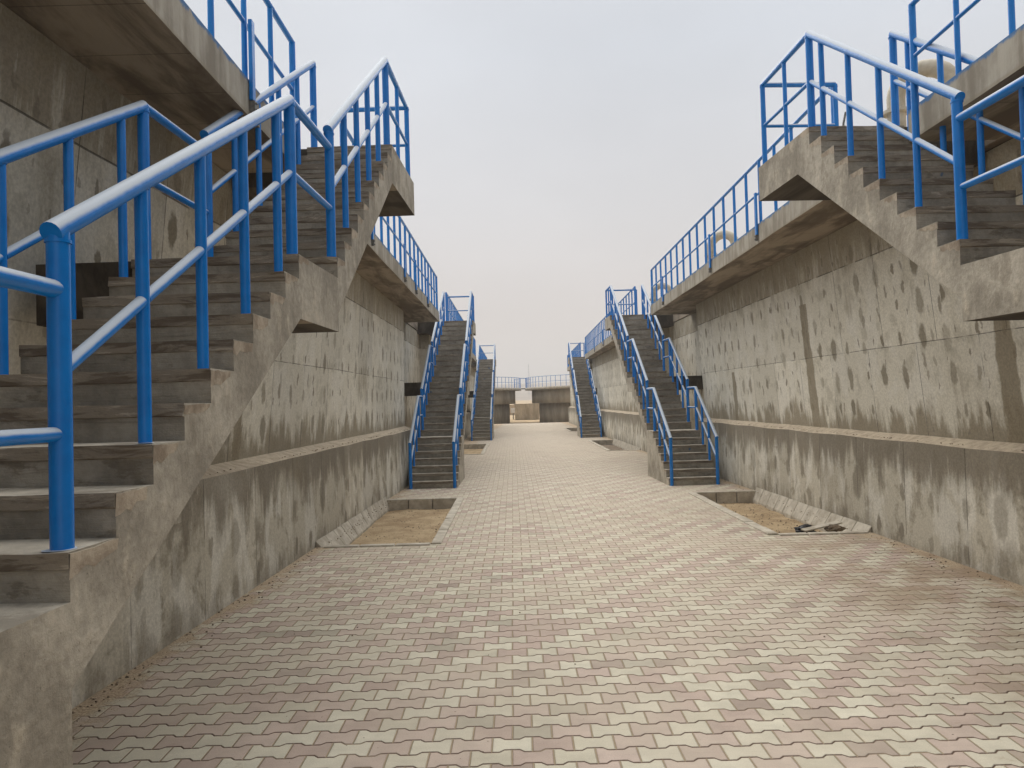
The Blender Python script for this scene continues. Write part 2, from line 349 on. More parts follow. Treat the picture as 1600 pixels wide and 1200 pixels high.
# ------------------------------------------------------------------ object helpers
def tag(o, label=None, cat=None, group=None, kind=None):
    if label: o['label'] = label
    if cat: o['category'] = cat
    if group: o['group'] = group
    if kind: o['kind'] = kind
    return o
def thing(name, label, cat, loc=(0, 0, 0), rz=0, group=None):
    o = bpy.data.objects.new(name, None); o.empty_display_size = .2; col.objects.link(o)
    o.location = loc; o.rotation_euler = (0, 0, rz); return tag(o, label, cat, group)
def mesh_obj(name, bm, mats, parent=None, smooth=False):
    bmesh.ops.recalc_face_normals(bm, faces=bm.faces)
    me = bpy.data.meshes.new(name); bm.to_mesh(me); bm.free()
    for m in (mats if isinstance(mats, (list, tuple)) else [mats]): me.materials.append(M[m])
    if smooth:
        for p in me.polygons: p.use_smooth = True
    o = bpy.data.objects.new(name, me); col.objects.link(o)
    if parent is not None: o.parent = parent
    return o
def bm_box(bm, x0, x1, y0, y1, z0, z1, mi=0, mt=None, mb=None):
    v = [bm.verts.new(c) for c in ((x0, y0, z0), (x1, y0, z0), (x1, y1, z0), (x0, y1, z0), (x0, y0, z1), (x1, y0, z1), (x1, y1, z1), (x0, y1, z1))]
    for k, (f, mm) in enumerate((((0, 3, 2, 1), mb), ((4, 5, 6, 7), mt), ((0, 1, 5, 4), None), ((1, 2, 6, 5), None), ((2, 3, 7, 6), None), ((3, 0, 4, 7), None))):
        fc = bm.faces.new([v[i] for i in f]); fc.material_index = mi if mm is None else mm
    return v
def bm_tube(bm, pts, r, seg=12, cap=True):
    pts = [Vector(p) for p in pts]; rings = []
    prev = None
    for i, p in enumerate(pts):
        if i == 0: d = pts[1]-pts[0]
        elif i == len(pts)-1: d = pts[-1]-pts[-2]
        else: d = (pts[i+1]-p).normalized() + (p-pts[i-1]).normalized()
        d.normalize()
        if prev is None:
            up = Vector((0, 0, 1)) if abs(d.z) < .9 else Vector((1, 0, 0))
            a = d.cross(up).normalized()
        else:
            a = (prev - d*prev.dot(d)).normalized()
        prev = a; b = d.cross(a)
        k = 1.0
        if 0 < i < len(pts)-1:
            cs = (pts[i+1]-p).normalized().dot((p-pts[i-1]).normalized()); k = 1/max(.5, math.sqrt((1+cs)/2))*1.0
            k = 1.0
        rings.append([bm.verts.new(p + (a*math.cos(t)+b*math.sin(t))*r*k) for t in [2*math.pi*j/seg for j in range(seg)]])
    for q, w in zip(rings, rings[1:]):
        for j in range(seg): bm.faces.new((q[j], q[(j+1) % seg], w[(j+1) % seg], w[j])).smooth = True
    if cap:                                  # caps on vertices of their own, so the pipe shades round and the cut flat
        for rg in (rings[0][::-1], rings[-1]): bm.faces.new([bm.verts.new(v.co) for v in rg])
def tube(name, pts, r, parent, mat='blue', seg=12):
    bm = bmesh.new(); bm_tube(bm, pts, r, seg); return mesh_obj(name, bm, mat, parent)
def post(name, x, y, z0, z1, r, parent, splash=True, mat='blue', seg=12, riser=None):
    bm = bmesh.new(); bm_tube(bm, [(x, y, z0), (x+random.uniform(-.002, .002), y, z1)], r, seg)
    if splash:                                                    # weld collar and run-off of paint at the foot
        ring = []; c = bm.verts.new((x, y, z0+.006))
        for j in range(14):
            a = 2*math.pi*j/14; rr = r*random.uniform(1.15, 1.75); ring.append(bm.verts.new((x+rr*math.cos(a), y+rr*math.sin(a), z0+.003)))
        for j in range(14): bm.faces.new((c, ring[j], ring[(j+1) % 14]))
    if seg >= 16:
        bm_tube(bm, [(x, y, z1-r*1.05), (x, y, z1-r*.75)], r*1.13, seg)
    return mesh_obj(name, bm, [mat, 'smear'], parent)

# ------------------------------------------------------------------ ground
bm = bmesh.new(); S = 2500
vs_ = [bm.verts.new(c) for c in ((-S, -60, -.32), (S, -60, -.32), (S, 3600, -.32), (-S, 3600, -.32))]; bm.faces.new(vs_)
tag(mesh_obj('ground', bm, 'desert'), kind='structure')

# planting pits: (x0, x1, y0, y1) of the cut-outs in the paving, one in front of every far stair
def lx(y): return -3.04 + .0325*min(y, 17.0)          # foot of the left plinth
def rx(y): return 4.92 - .012*min(y, 30.0)            # foot of the right plinth
PITS = {'L2': (-2.66, -1.08, 10.25, 15.05), 'R2': (3.46, 4.80, 10.25, 14.9), 'L3': (-2.5, -1.15, 27.5, 34.0), 'R3': (3.45, 4.6, 27.5, 34.5),
        'L4': (-2.5, -1.2, 45.8, 50.5), 'R4': (3.4, 4.6, 45.0, 50.5)}
xs = sorted({-3.6, 5.6, *[v for p in PITS.values() for v in p[:2]]}); ys = sorted({-8.0, 64.0, *[v for p in PITS.values() for v in p[2:]]})
bm = bmesh.new()
def in_pit(x, y): return any(a < x < b and c < y < d for a, b, c, d in PITS.values())
for i in range(len(xs)-1):
    for j in range(len(ys)-1):
        if in_pit((xs[i]+xs[i+1])/2, (ys[j]+ys[j+1])/2): continue
        bm_box(bm, xs[i], xs[i+1], ys[j], ys[j+1], -.25, 0)
bmesh.ops.remove_doubles(bm, verts=bm.verts, dist=1e-4)
dead = [f for f in bm.faces if f.normal.length and abs(f.normal.z) < .5 and len([1 for e in f.edges if len(e.link_faces) > 2]) >= 2]
bmesh.ops.delete(bm, geom=dead, context='FACES')
tag(mesh_obj('paving', bm, 'paver'), kind='structure')

def planting_bed(key, side, label, full=True):
    x0, x1, y0, y1 = PITS[key]
    t = thing('planting_bed', label, 'planting bed', ((x0+x1)/2, (y0+y1)/2, -.15), 0, 'sunken planting beds in front of the stairs')
    cx, cy, cz = (x0+x1)/2, (y0+y1)/2, -.15
    # sand floor with an uneven surface
    bm = bmesh.new(); nx, ny = 14, 40; g = []
    for i in range(nx+1):
        row = []
        for j in range(ny+1):
            x = x0+(x1-x0)*i/nx; y = y0+(y1-y0)*j/ny
            z = -.195 + .03*mnoise.noise((x*2.2, y*2.2, 3)) + .012*mnoise.noise((x*9, y*9, 1))
            if key == 'L2' : z += .01
            row.append(bm.verts.new((x-cx, y-cy, z-cz)))
        g.append(row)
    for i in range(nx):
        for j in range(ny): bm.faces.new((g[i][j], g[i+1][j], g[i+1][j+1], g[i][j+1])).smooth = True
    mesh_obj('sand_fill', bm, 'sand' if key in ('L2', 'R2', 'L3') else 'shade_and_rag', t)  # remaining beds: sand in the darker, shade-painted colour
    inner = x1 if side < 0 else x0         # corridor side
    # kerb stones along the corridor side, set flush with the paving
    n = max(3, int((y1-y0)/.5)); L = (y1-y0)/n
    for k in range(n):
        bm = bmesh.new(); a, b = (inner-.07, inner+.07)
        dz = random.uniform(-.004, .006)
        bm_box(bm, a-cx, b-cx, y0+k*L+.006-cy, y0+(k+1)*L-.006-cy, -.2-cz, .022+dz-cz)
        bmesh.ops.bevel(bm, geom=bm.edges, offset=.008, segments=1, affect='EDGES')
        mesh_obj('kerb_stone', bm, 'kerb', t)
    # end kerbs (far: upright face seen, near: flush)
    w = (x1-x0)-.14; m = 3
    for yy, hz in ((y1, .02), (y0, .018)):
        for k in range(m):
            bm = bmesh.new(); xa = min(x0, x1)+.07+w*k/m
            bm_box(bm, xa+.008-cx, xa+w/m-.008-cx, yy-.055-cy, yy+.055-cy, -.3-cz, hz-cz)
            bmesh.ops.bevel(bm, geom=bm.edges, offset=.008, segments=1, affect='EDGES')
            mesh_obj('kerb_stone', bm, 'kerb', t)
    # sloping apron slabs at the foot of the wall
    aw = .17 if key[1] == '2' else .12
    n = max(4, int((y1-y0)/.42)); L = (y1-y0)/n
    for k in range(n):
        ya, yb = y0+k*L+.006, y0+(k+1)*L-.006
        bm = bmesh.new(); dz = random.uniform(-.006, .006)
        if side < 0: wall = (lx(ya)+.004, lx(yb)+.004); foot = (x0+aw, x0+aw)
        else: wall = (rx(ya)-.004, rx(yb)-.004); foot = (x1-aw, x1-aw)
        v = []
        for (xw, xf, y) in ((wall[0], foot[0], ya), (wall[1], foot[1], yb)):
            v.append([bm.verts.new((p[0]-cx, y-cy, p[1]-cz)) for p in ((xw, -.3), (xw, .09+dz), (xf, -.15+dz), (xf, -.3))])
        for q in range(4): bm.faces.new((v[0][q], v[0][(q+1) % 4], v[1][(q+1) % 4], v[1][q]))
        bm.faces.new(v[0]); bm.faces.new(v[1])
        bmesh.ops.recalc_face_normals(bm, faces=bm.faces)
        bmesh.ops.bevel(bm, geom=bm.edges, offset=.006, segments=1, affect='EDGES')
        mesh_obj('apron_slab', bm, 'kerb', t)
    return t
planting_bed('L2', -1, 'sunken sandy bed with slanted wall slabs below the nearer full staircase on the left')
planting_bed('R2', 1, 'sunken sandy bed on the right holding the rubbish, below the nearer full right staircase')
planting_bed('L3', -1, 'sandy bed on the left in front of the farther left staircase')
planting_bed('R3', 1, 'shaded bed on the right in front of the farther right staircase')
planting_bed('L4', -1, 'small dark bed on the left beyond the farthest left staircase foot')
planting_bed('R4', 1, 'small dark bed on the right beyond the farthest right staircase foot')

# ------------------------------------------------------------------ tanks
HT = 4.52; ZS = 4.22
def railing(parent, pts, closed_ends=(True, True), sp=.7, brackets=(), h=.98, r=.024, name='railing', rr=.028, side=1, seg=10, phase=0.0):
    """gallery railing along a polyline pts [(x,y,z)], z = foot of the balusters"""
    rl = bpy.data.objects.new(name, None); col.objects.link(rl); rl.parent = parent; rl.empty_display_size = .2
    P = [Vector(p) for p in pts]
    tube('top_rail', [p+Vector((0, 0, h)) for p in P], rr, rl, seg=seg)
    tube('mid_rail', [p+Vector((0, 0, h*.5)) for p in P], r*.8, rl, seg=seg)
    # arc-length walk
    seg_l = [(P[i+1]-P[i]).length for i in range(len(P)-1)]; tot = sum(seg_l)
    n = max(1, round(tot/sp)); 
    for k in range(n+1):
        d = tot*k/n; i = 0
        while i < len(seg_l)-1 and d > seg_l[i]: d -= seg_l[i]; i += 1
        q = P[i].lerp(P[i+1], d/seg_l[i] if seg_l[i] else 0)
        end = k in (0, n)
        post('post' if end else 'baluster', q.x, q.y, q.z, q.z+h, r*1.35 if end else r, rl, False, seg=seg)
    return rl

def slab_edge(side, y): return (-2.03 if y < 46 else -1.96) if side < 0 else 3.68 + .014*y
def wall_at(side, y, top):
    if side < 0: return (-2.80 + .004*(y-5)*(1 if y > 5 else 0) if top else lx(y)-.10) if False else ((min(-2.66, -2.82+.02*(y-4))) if top else lx(y)-.22)
    return 4.72 if top else rx(y)+.20

def tank(side, y0, y1, label, wmat, brk, gap_after, wy0=None, walk=0, wy1=None, lx_=None):
    wy0 = y0 if wy0 is None else wy0; wy1 = y1 if wy1 is None else wy1
    t = thing('concrete_tank', label, 'water tank', (side*6.0, (y0+y1)/2, 0), 0, 'concrete treatment tanks lining the passage')
    ox, oy = t.location.x, t.location.y
    back = side*14.0
    N = max(2, int((y1-y0)/1.0))
    def prism(name, mats, sect, ya=wy0, smi=None, yz=wy1):
        bm = bmesh.new(); rows = []
        for i in range(N+1):
            y = ya+(yz-ya)*i/N
            rows.append([bm.verts.new((x-ox, y-oy, z)) for x, z in sect(y)])
        m = len(rows[0])
        for a, b in zip(rows, rows[1:]):
            for q in range(m):
                f = bm.faces.new((a[q], a[(q+1) % m], b[(q+1) % m], b[q]))
                if smi: f.material_index = smi[q]
        bm.faces.new(rows[0]); bm.faces.new(rows[-1])
        return mesh_obj(name, bm, mats, t)
    # lower plinth with a dusty ledge
    prism('plinth', ['plinth', 'cap'], lambda y: [(back, -.3), ((lx(y) if side < 0 else rx(y)), -.3), ((lx(y) if side < 0 else rx(y)), 1.27+.008*math.sin(y*3)),
          (wall_at(side, y, False)+side*.06, 1.37), (back, 1.34)], smi=[0, 0, 1, 0, 0])
    prism('wall', wmat, lambda y: [(back-side*.2, 1.28), (wall_at(side, y, False), 1.28), (wall_at(side, y, True), ZS-.003), (back-side*.2, ZS-.003)])
    # gallery slab; slightly wavy lower edge
    sm = {0: 1, 1: 0, 2: 2, 3: 0}
    sl = prism('gallery_slab', ['fascia', 'soffit', 'cap'], lambda y: [(back-side*.4, ZS), (slab_edge(side, y), ZS+.006*math.sin(y*1.9)), (slab_edge(side, y)+side*.004, HT), (back-side*.4, HT)], ya=y0, smi=[1, 0, 2, 0], yz=y1)
    e = side*.05
    rl = railing(t, [(slab_edge(side, y0+.05)+e-ox, y0+.05-oy, HT), (slab_edge(side, y1-.05)+e-ox, y1-.05-oy, HT)], sp=.7)
    for yb in brk:
        if not (y0 < yb < y1): continue
        x = slab_edge(side, yb)
        bm = bmesh.new(); w = .035
        bm_box(bm, x-side*.035-ox, x-side*.004-ox, yb-w-oy, yb+w-oy, HT-.17, HT+.48)
        bmesh.ops.bevel(bm, geom=bm.edges, offset=.004, segments=1, affect='EDGES')
        br = mesh_obj('bracket_post', bm, 'blue', rl)
        bm = bmesh.new(); bm_box(bm, x-side*.043-ox, x-side*.003-ox, yb-w*.55-oy, yb+w*.55-oy, HT-.26, HT-.172)
        for zz in (HT-.24, HT-.19):
            bm_tube(bm, [(x-side*.04-ox, yb-oy, zz), (x-side*.056-ox, yb-oy, zz)], .009, 6)
        mesh_obj('fixing_plate', bm, 'steel', rl)
    if walk:
        bm = bmesh.new(); xa = (-2.62 if side < 0 else 4.62) if walk < 2.5 else (-2.96 if side < 0 else 5.10)
        bm_box(bm, min(xa, back*.9)-ox, max(xa, back*.9)-ox, y1+.001-oy, y1+walk-.001-oy, ZS+.012, HT-.006, 0, 2, 1)
        mesh_obj('link_slab', bm, ['soffit', 'soffit', 'cap'], t)
    # set-back link wall closing the gap to the next tank
    if gap_after:
        ya, yb = wy1+.001, y1+gap_after-.001
        bm = bmesh.new()
        xa = -2.98 if side < 0 else 5.12
        bm_box(bm, min(xa, back)-ox, max(xa, back)-ox, ya-oy, yb-oy, -.3, ZS-.01)
        mesh_obj('link_wall', bm, wmat, t)
    return t

TL = [(-7.0, 7.45), (9.55, 21.6), (24.7, 44.0), (48.0, 62.0)]
TR = [(-7.0, 7.05), (8.75, 21.4), (24.5, 44.2), (48.0, 62.0)]
tank(-1, *TL[0], 'nearest left concrete tank, its deep overhanging slab filling the top left corner', 'wallL', (3.4, 6.0), 0, None, 2.1)
tank(-1, *TL[1], 'long left concrete tank with pale spotted wall between the two nearer left staircases', 'wallL', (11.2, 14.6, 16.3, 18.6), 3.1, 7.451, 3.1, 18.9)
tank(-1, *TL[2], 'far left concrete tank mostly hidden behind the middle left staircase', 'wallL', (28, 34), 4.0)
tank(-1, *TL[3], 'farthest left concrete tank, only its blue gallery rail showing above the small left staircase', 'wallL', (51, 55), 0)
tank(1, *TR[0], 'nearest right concrete tank, only its slab and dark wall showing in the upper right corner', 'wallR', (5.2,), 0, None, 1.7)
tank(1, *TR[1], 'long right concrete tank with rows of dark patches on its wall and bent pipes above', 'wallR', (11.6, 14.5, 19.4), 3.1, 7.051, 3.1, 19.2)
tank(1, *TR[2], 'far right concrete tank seen behind the middle right staircase', 'wallR', (27.5, 30.5, 34, 38), 3.8)
tank(1, *TR[3], 'farthest right concrete tank beyond the small right staircase, next to the right drum', 'wallR', (51, 55), 0)

# ------------------------------------------------------------------ staircases
def staircase(side, x0, y0, th, w, F, risers, treads, lands, top_len, label, top_z=None, wall_x=None, z_first=0.0, detail=True, first_s=0.0, apex=.1, wtop=None, hs=1.0):
    """F risers per flight, risers: riser height per flight, treads per flight, lands: landing lengths after flights 1 and 2"""
    t = thing('concrete_staircase', label, 'staircase', (x0, y0, 0), -th, 'concrete staircases with blue railings')
    TH = .38
    s_t0 = first_s+sum((F[k]-1)*treads[k] for k in (0, 1))+sum(lands); s_t1 = s_t0+(F[2]-1)*treads[2]
    def wid(s_):
        if wtop is None or s_ <= s_t0: return w
        return w+(wtop-w)*min(1, (s_-s_t0)/(s_t1-s_t0))
    nw = 9 if detail else 3
    rnd = random.Random(int(abs(x0*1000))+int(y0*10))
    def prism(name, mats, poly, mids, u0=0.0, u1=None, jit=None):
        """poly: (s,z) closed outline, mids: material per edge; extruded across u"""
        u1 = w if u1 is None else u1
        bm = bmesh.new(); cols = []
        for i in range(nw+1):
            u = u0+(u1-u0)*i/nw
            c = []
            for q, (s, z) in enumerate(poly):
                j = jit[q] if jit else 0
                c.append(bm.verts.new((side*u*wid(s)/w, s+rnd.uniform(-j, j), z+rnd.uniform(-j, j)*.6)))
            cols.append(c)
        m = len(poly)
        for a, b in zip(cols, cols[1:]):
            for q in range(m):
                f = bm.faces.new((a[q], a[(q+1) % m], b[(q+1) % m], b[q])); f.material_index = mids[q]
        for c in (cols[0], cols[-1]):
            f = bm.faces.new(c); f.material_index = 0
        bmesh.ops.triangulate(bm, faces=[f for f in bm.faces if len(f.verts) > 4])
        return mesh_obj(name, bm, mats, t)
    MT = ['plaster', 'riser', 'tread', 'soffit', 'shaded_soffit', 'lip', 'edge']
    s, z = first_s, z_first
    rails = []                                     # per flight (s_first, z_first_foot, s_last, z_last, nosings)
    for k in range(3):
        n, r, tr = F[k], risers[k], treads[k]
        nos = []; ss, zz = s, z
        s_end, z_end = s+(n-1)*tr, z+n*r
        slope = r/tr; z_top = z_end-TH; e = s_end+.28; xt = s_end+apex; z_low = z+r-.40
        def soff(q):
            if k == 0: return -.12
            return z_top if q >= xt else z_low+(z_top-z_low)*(q-s)/(xt-s)
        ups, kinds, blocks = [], [], []                # outline of the steps, material per edge, one side face per step
        lb, lo_ = .048, .008
        for i in range(n):
            zb = zz+r
            i0 = len(ups)
            ups += [(ss, zz), (ss, zb-lb-.004), (ss-lo_, zb-lb), (ss-lo_, zb)]; kinds += [1, 5, 5, 2]
            nos.append((ss, zb)); zz = zb
            if i < n-1: ss += tr
            blocks.append(i0)
        ups.append((e if k else s_end+.001, z_end)); kinds.append(0)
        last_land = lands[k] if k < 2 else top_len
        bm = bmesh.new(); colsT, colsB = [], []
        bq = [s+i*tr for i in range(n)]+([xt] if (k and xt < e-.002) else [])+[ups[-1][0]]
        jt = [[rnd.uniform(-1, 1) for _ in ups] for _ in range(nw+1)]
        for c_ in range(nw+1):
            u = w*c_/nw; T = []; B = []
            for q, (a_, h_) in enumerate(ups):
                j = (.009 if c_ in (0, nw) else .004) if (detail and q % 4 in (2, 3) and q < len(ups)-1) else 0
                a2, h2 = a_+jt[c_][q]*j, h_+rnd.uniform(-1, 1)*j*.5
                T.append(bm.verts.new((side*u*wid(a_)/w, a2, h2)))
            for q in bq: B.append(bm.verts.new((side*u*wid(q)/w, q, soff(q))))
            colsT.append(T); colsB.append(B)
        mT = len(ups); mB = len(bq)
        for c_ in range(nw):
            T0, T1, B0, B1 = colsT[c_], colsT[c_+1], colsB[c_], colsB[c_+1]
            for q in range(mT-1): bm.faces.new((T0[q], T0[q+1], T1[q+1], T1[q])).material_index = kinds[q]
            for q in range(mB-1): bm.faces.new((B0[q], B0[q+1], B1[q+1], B1[q])).material_index = 3 if k else 0
            bm.faces.new((T0[-1], B0[-1], B1[-1], T1[-1])); bm.faces.new((T0[0], B0[0], B1[0], T1[0]))
        for c_ in (0, nw):
            T, B = colsT[c_], colsB[c_]
            for i in range(n):
                i0 = blocks[i]
                if i < n-1: bm.faces.new(T[i0:i0+5]+[B[i+1], B[i]])
                else: bm.faces.new(T[i0:]+B[i:][::-1])
        if detail:                                    # ragged mortar and form marks along the stepped edge
            for i in range(n):
                q0, zt = nos[i]; L_ = (tr if i < n-1 else .25)*rnd.uniform(.75, 1.05)
                dd = rnd.uniform(.05, .085); X_ = -side*.005
                m_ = 6; top = []; bot = []
                for c_ in range(m_+1):
                    f_ = c_/m_; yy_ = q0-.006+L_*f_
                    top.append(bm.verts.new((X_, yy_, zt-.004+rnd.uniform(-.004, .003)))); bot.append(bm.verts.new((-side*.001, yy_, zt-dd*(1-.55*f_)+rnd.uniform(-.012, .012))))
                for c_ in range(m_): bm.faces.new((top[c_], top[c_+1], bot[c_+1], bot[c_])).material_index = 6
                tb = [bm.verts.new((side*.03, v.co.y, v.co.z)) for v in top]
                for c_ in range(m_): bm.faces.new((top[c_], top[c_+1], tb[c_+1], tb[c_])).material_index = 6
        fl = mesh_obj('flight', bm, MT, t)
        rails.append((s, z, s_end, z_end, nos))
        # landing (butts against the flights, extends to the tank wall except the solid lowest one)
        a = s_end+(.28 if k > 0 else 0)
        b = s_end+last_land
        if k == 0:
            prism('landing', MT, [(a+.001, z_end), (b, z_end), (b, -.12), (a+.001, -.12)], [2, 0, 0, 0])
        else:
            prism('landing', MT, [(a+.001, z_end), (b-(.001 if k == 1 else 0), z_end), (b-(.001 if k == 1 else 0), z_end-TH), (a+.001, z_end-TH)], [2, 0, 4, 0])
            # bearing slab from the landing into the tank wall
            wx = wall_x if wall_x else 1.9
            bm = bmesh.new()
            ga, gb = (s_end+.02, b-.02)
            xa, xb = side*(max(wid(ga), wid(gb))+.001), side*wx
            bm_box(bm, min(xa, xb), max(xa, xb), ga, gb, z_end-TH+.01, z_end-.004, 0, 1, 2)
            mesh_obj('bearing_slab', bm, ['shaded_soffit', 'tread', 'shaded_soffit'], t)  # sides and underside use the tone with shade painted in
        s, z = b, z_end
    # railings
    for edge, u in (('outer', .055), ('inner', w-.055)):
        rl = bpy.data.objects.new('railing', None); col.objects.link(rl); rl.parent = t; rl.empty_display_size = .2
        if edge == 'outer': XF = lambda s_: side*u
        else: XF = lambda s_: side*(wid(s_)-.055)
        rT, rM, rP, rB = .036*hs, .024*hs, .036*hs, .026*hs
        seg = 16 if detail else 10
        prev = None
        for k, (sa, za, sb, zb, nos) in enumerate(rails):
            if k == 0: f0 = (sa-.03, max(za, 0.0)); h0 = 1.03*hs
            else: f0 = (nos[0][0]+.05, nos[0][1]); h0 = (1.0, 1.045, 1.0)[k]*hs
            f1 = (sb+.05, zb); h1 = (1.0, 1.01, .93)[k]*hs
            zt0, zt1 = f0[1]+h0, f1[1]+h1
            zat = lambda s_: zt0+(zt1-zt0)*(s_-f0[0])/(f1[0]-f0[0])
            ext = .035
            d = (zt1-zt0)/(f1[0]-f0[0])
            path = [(XF(f0[0]), f0[0]-ext, zt0-ext*d), (XF(f1[0]), f1[0], zt1)]
            tube('top_rail', path, rT, rl, seg=seg)
            post('post', XF(f0[0]), f0[0], f0[1], zt0-.01, rP, rl, detail, seg=seg)
            post('post', XF(f1[0]), f1[0], f1[1], zt1-.005, rP, rl, detail, seg=seg)
            ps = [f0[0]]
            i = 2
            while i < len(nos)-1:
                sp_ = nos[i][0]+.05
                if f1[0]-sp_ > .2:
                    post('baluster', XF(sp_), sp_, nos[i][1], zat(sp_), rB, rl, detail, seg=seg, riser=nos[i+1][0]-.012 if nos[i+1][0]-sp_ > .03 else None); ps.append(sp_)
                i += 2
            ps.append(f1[0])
            # mid rail welded bay by bay between the balusters
            for a_, b_ in zip(ps, ps[1:]):
                tube('mid_rail', [(XF(a_), a_+.012, zat(a_+.012)-.47*hs), (XF(b_), b_-.012, zat(b_-.012)-.47*hs)], rM, rl, seg=seg)
            if prev:
                tube('landing_rail', [(XF(prev[0]), prev[0], prev[1]), (XF(f0[0]), f0[0], prev[1])], rM*1.25, rl, seg=seg)
                tube('landing_rail', [(XF(prev[0]), prev[0], prev[1]-.47*hs), (XF(f0[0]), f0[0], prev[1]-.47*hs)], rM, rl, seg=seg)
            prev = (f1[0], zt1)
        zl = rails[-1][3]; s1 = rails[-1][2]; far = s1+top_len-.06
        if edge == 'outer':
            X = side*u; we = wid(far)
            tube('top_rail', [(X, s1+.05, zl+.93*hs), (X, far, zl+.93*hs), (X+side*(we-.11), far, zl+.93*hs)], .03, rl, seg=seg)
            tube('mid_rail', [(X, s1+.05, zl+.46*hs), (X, far, zl+.46*hs), (X+side*(we-.11), far, zl+.46*hs)], .02, rl, seg=seg)
            for sp_ in (s1+.05+(far-s1-.05)*.5,): post('baluster', X, sp_, zl, zl+.93*hs, .022, rl, detail, seg=seg)
            post('post', X, far, zl, zl+.93*hs, .028, rl, detail, seg=seg)
            post('post', X+side*(we-.11), far, zl, zl+.93*hs, .028, rl, detail, seg=seg)
    return t

# nearest left: foot behind the camera
staircase(-1, -1.395, 0.0, .036, 1.0, (8, 10, 11), (.168, .1454, .1516), (.2325, .2449, .2125), (.744, .865), 1.33,
          'nearest left concrete staircase with close-up blue railing and stepped edge', first_s=-.13, wall_x=1.6, apex=.01, wtop=.84, hs=.93)
staircase(1, 3.3, 0.0, -.05, .95, (7, 9, 10), (.1707, .1710, .1742), (.245, .245, .2425), (.80, .90), 1.30,
          'nearest right concrete staircase rising from the right edge to a railed landing', first_s=-.03, wall_x=1.75, apex=.279)
staircase(-1, -1.28, 16.95, .014, 1.09, (7, 9, 12), (.153, .1575, .1680), (.24, .23, .235), (.68, .60), 1.2,
          'middle left concrete staircase standing behind the left sandy bed', detail=True, wall_x=1.9, wtop=.99)
staircase(1, 3.30, 16.25, -.024, 1.10, (7, 8, 12), (.158, .168, .1707), (.245, .245, .245), (.75, .76), 1.1,
          'middle right concrete staircase behind the bed holding black rubbish', detail=True, wall_x=2.0)
staircase(-1, -1.04, 37.3, .008, 1.06, (7, 9, 12), (.155, .160, .1650), (.30, .30, .30), (.86, .86), 1.2,
          'farthest left staircase, small and partly hidden by the middle left one', detail=False, wall_x=1.7)
staircase(1, 3.30, 37.4, .026, 1.08, (7, 9, 12), (.155, .160, .1650), (.30, .30, .30), (.86, .86), 1.2,
          'farthest right staircase, small, beside the far railed drum', detail=False, wall_x=1.6)

# ------------------------------------------------------------------ pipes on the right gallery
def gooseneck(x, y, label, flange=True):
    t = thing('vent_pipe', label, 'pipe', (x, y, HT), R(-35), 'bent vent pipes along the right gallery')
    r = .095; W = .55
    pts = [(0, 0, 0), (0, 0, .62)] + [(W/2-W/2*math.cos(a), 0, .62+W/2*math.sin(a)*.95) for a in [math.pi*i/12 for i in range(1, 12)]] + [(W, 0, .62), (W, 0, .35)]
    bm = bmesh.new(); bm_tube(bm, pts, r, 18); mesh_obj('pipe', bm, 'pipe', t)
    for (px, z0) in ((0, .0), (0, .45), (W, .33)):
        bm = bmesh.new(); bm_tube(bm, [(px, 0, z0), (px, 0, z0+.035)], r*1.5, 18)
        for k in range(6):
            a = k*math.pi/3; bm_tube(bm, [(px+r*1.3*math.cos(a), r*1.3*math.sin(a), z0-.012), (px+r*1.3*math.cos(a), r*1.3*math.sin(a), z0+.05)], .011, 6)
        mesh_obj('flange', bm, 'pipe', t)
    return t
gooseneck(4.35, 8.35, 'beige bent vent pipe above the nearest right staircase landing')
gooseneck(4.45, 16.6, 'beige bent vent pipe behind the railing of the long right tank')
gooseneck(4.55, 23.9, 'beige bent vent pipe just behind the top of the middle right staircase')
t = thing('lever_valve', 'small grey valve with an upright curved lever at the top of the nearest right staircase', 'valve', (4.05, 8.6, HT))
bm = bmesh.new(); bm_tube(bm, [(-.13, 0, .09), (.13, 0, .09)], .045, 14); bm_tube(bm, [(-.15, 0, .09), (-.125, 0, .09)], .075, 14); bm_tube(bm, [(.125, 0, .09), (.15, 0, .09)], .075, 14)
bm_tube(bm, [(0, 0, 0), (0, 0, .2)], .03, 10); bm_tube(bm, [(0, 0, .2), (0, 0, .23)], .05, 10); mesh_obj('valve_body', bm, 'steel', t)
bm = bmesh.new(); bm_tube(bm, [(0, 0, .22), (-.07, 0, .25), (-.16, 0, .25), (-.19, 0, .32), (-.18, 0, .45), (-.15, 0, .58)], .013, 8); mesh_obj('lever', bm, 'steel', t)
bm = bmesh.new(); bm_tube(bm, [(-.192, 0, .30), (-.182, 0, .42)], .028, 8); mesh_obj('lever_grip', bm, 'kerb', t)

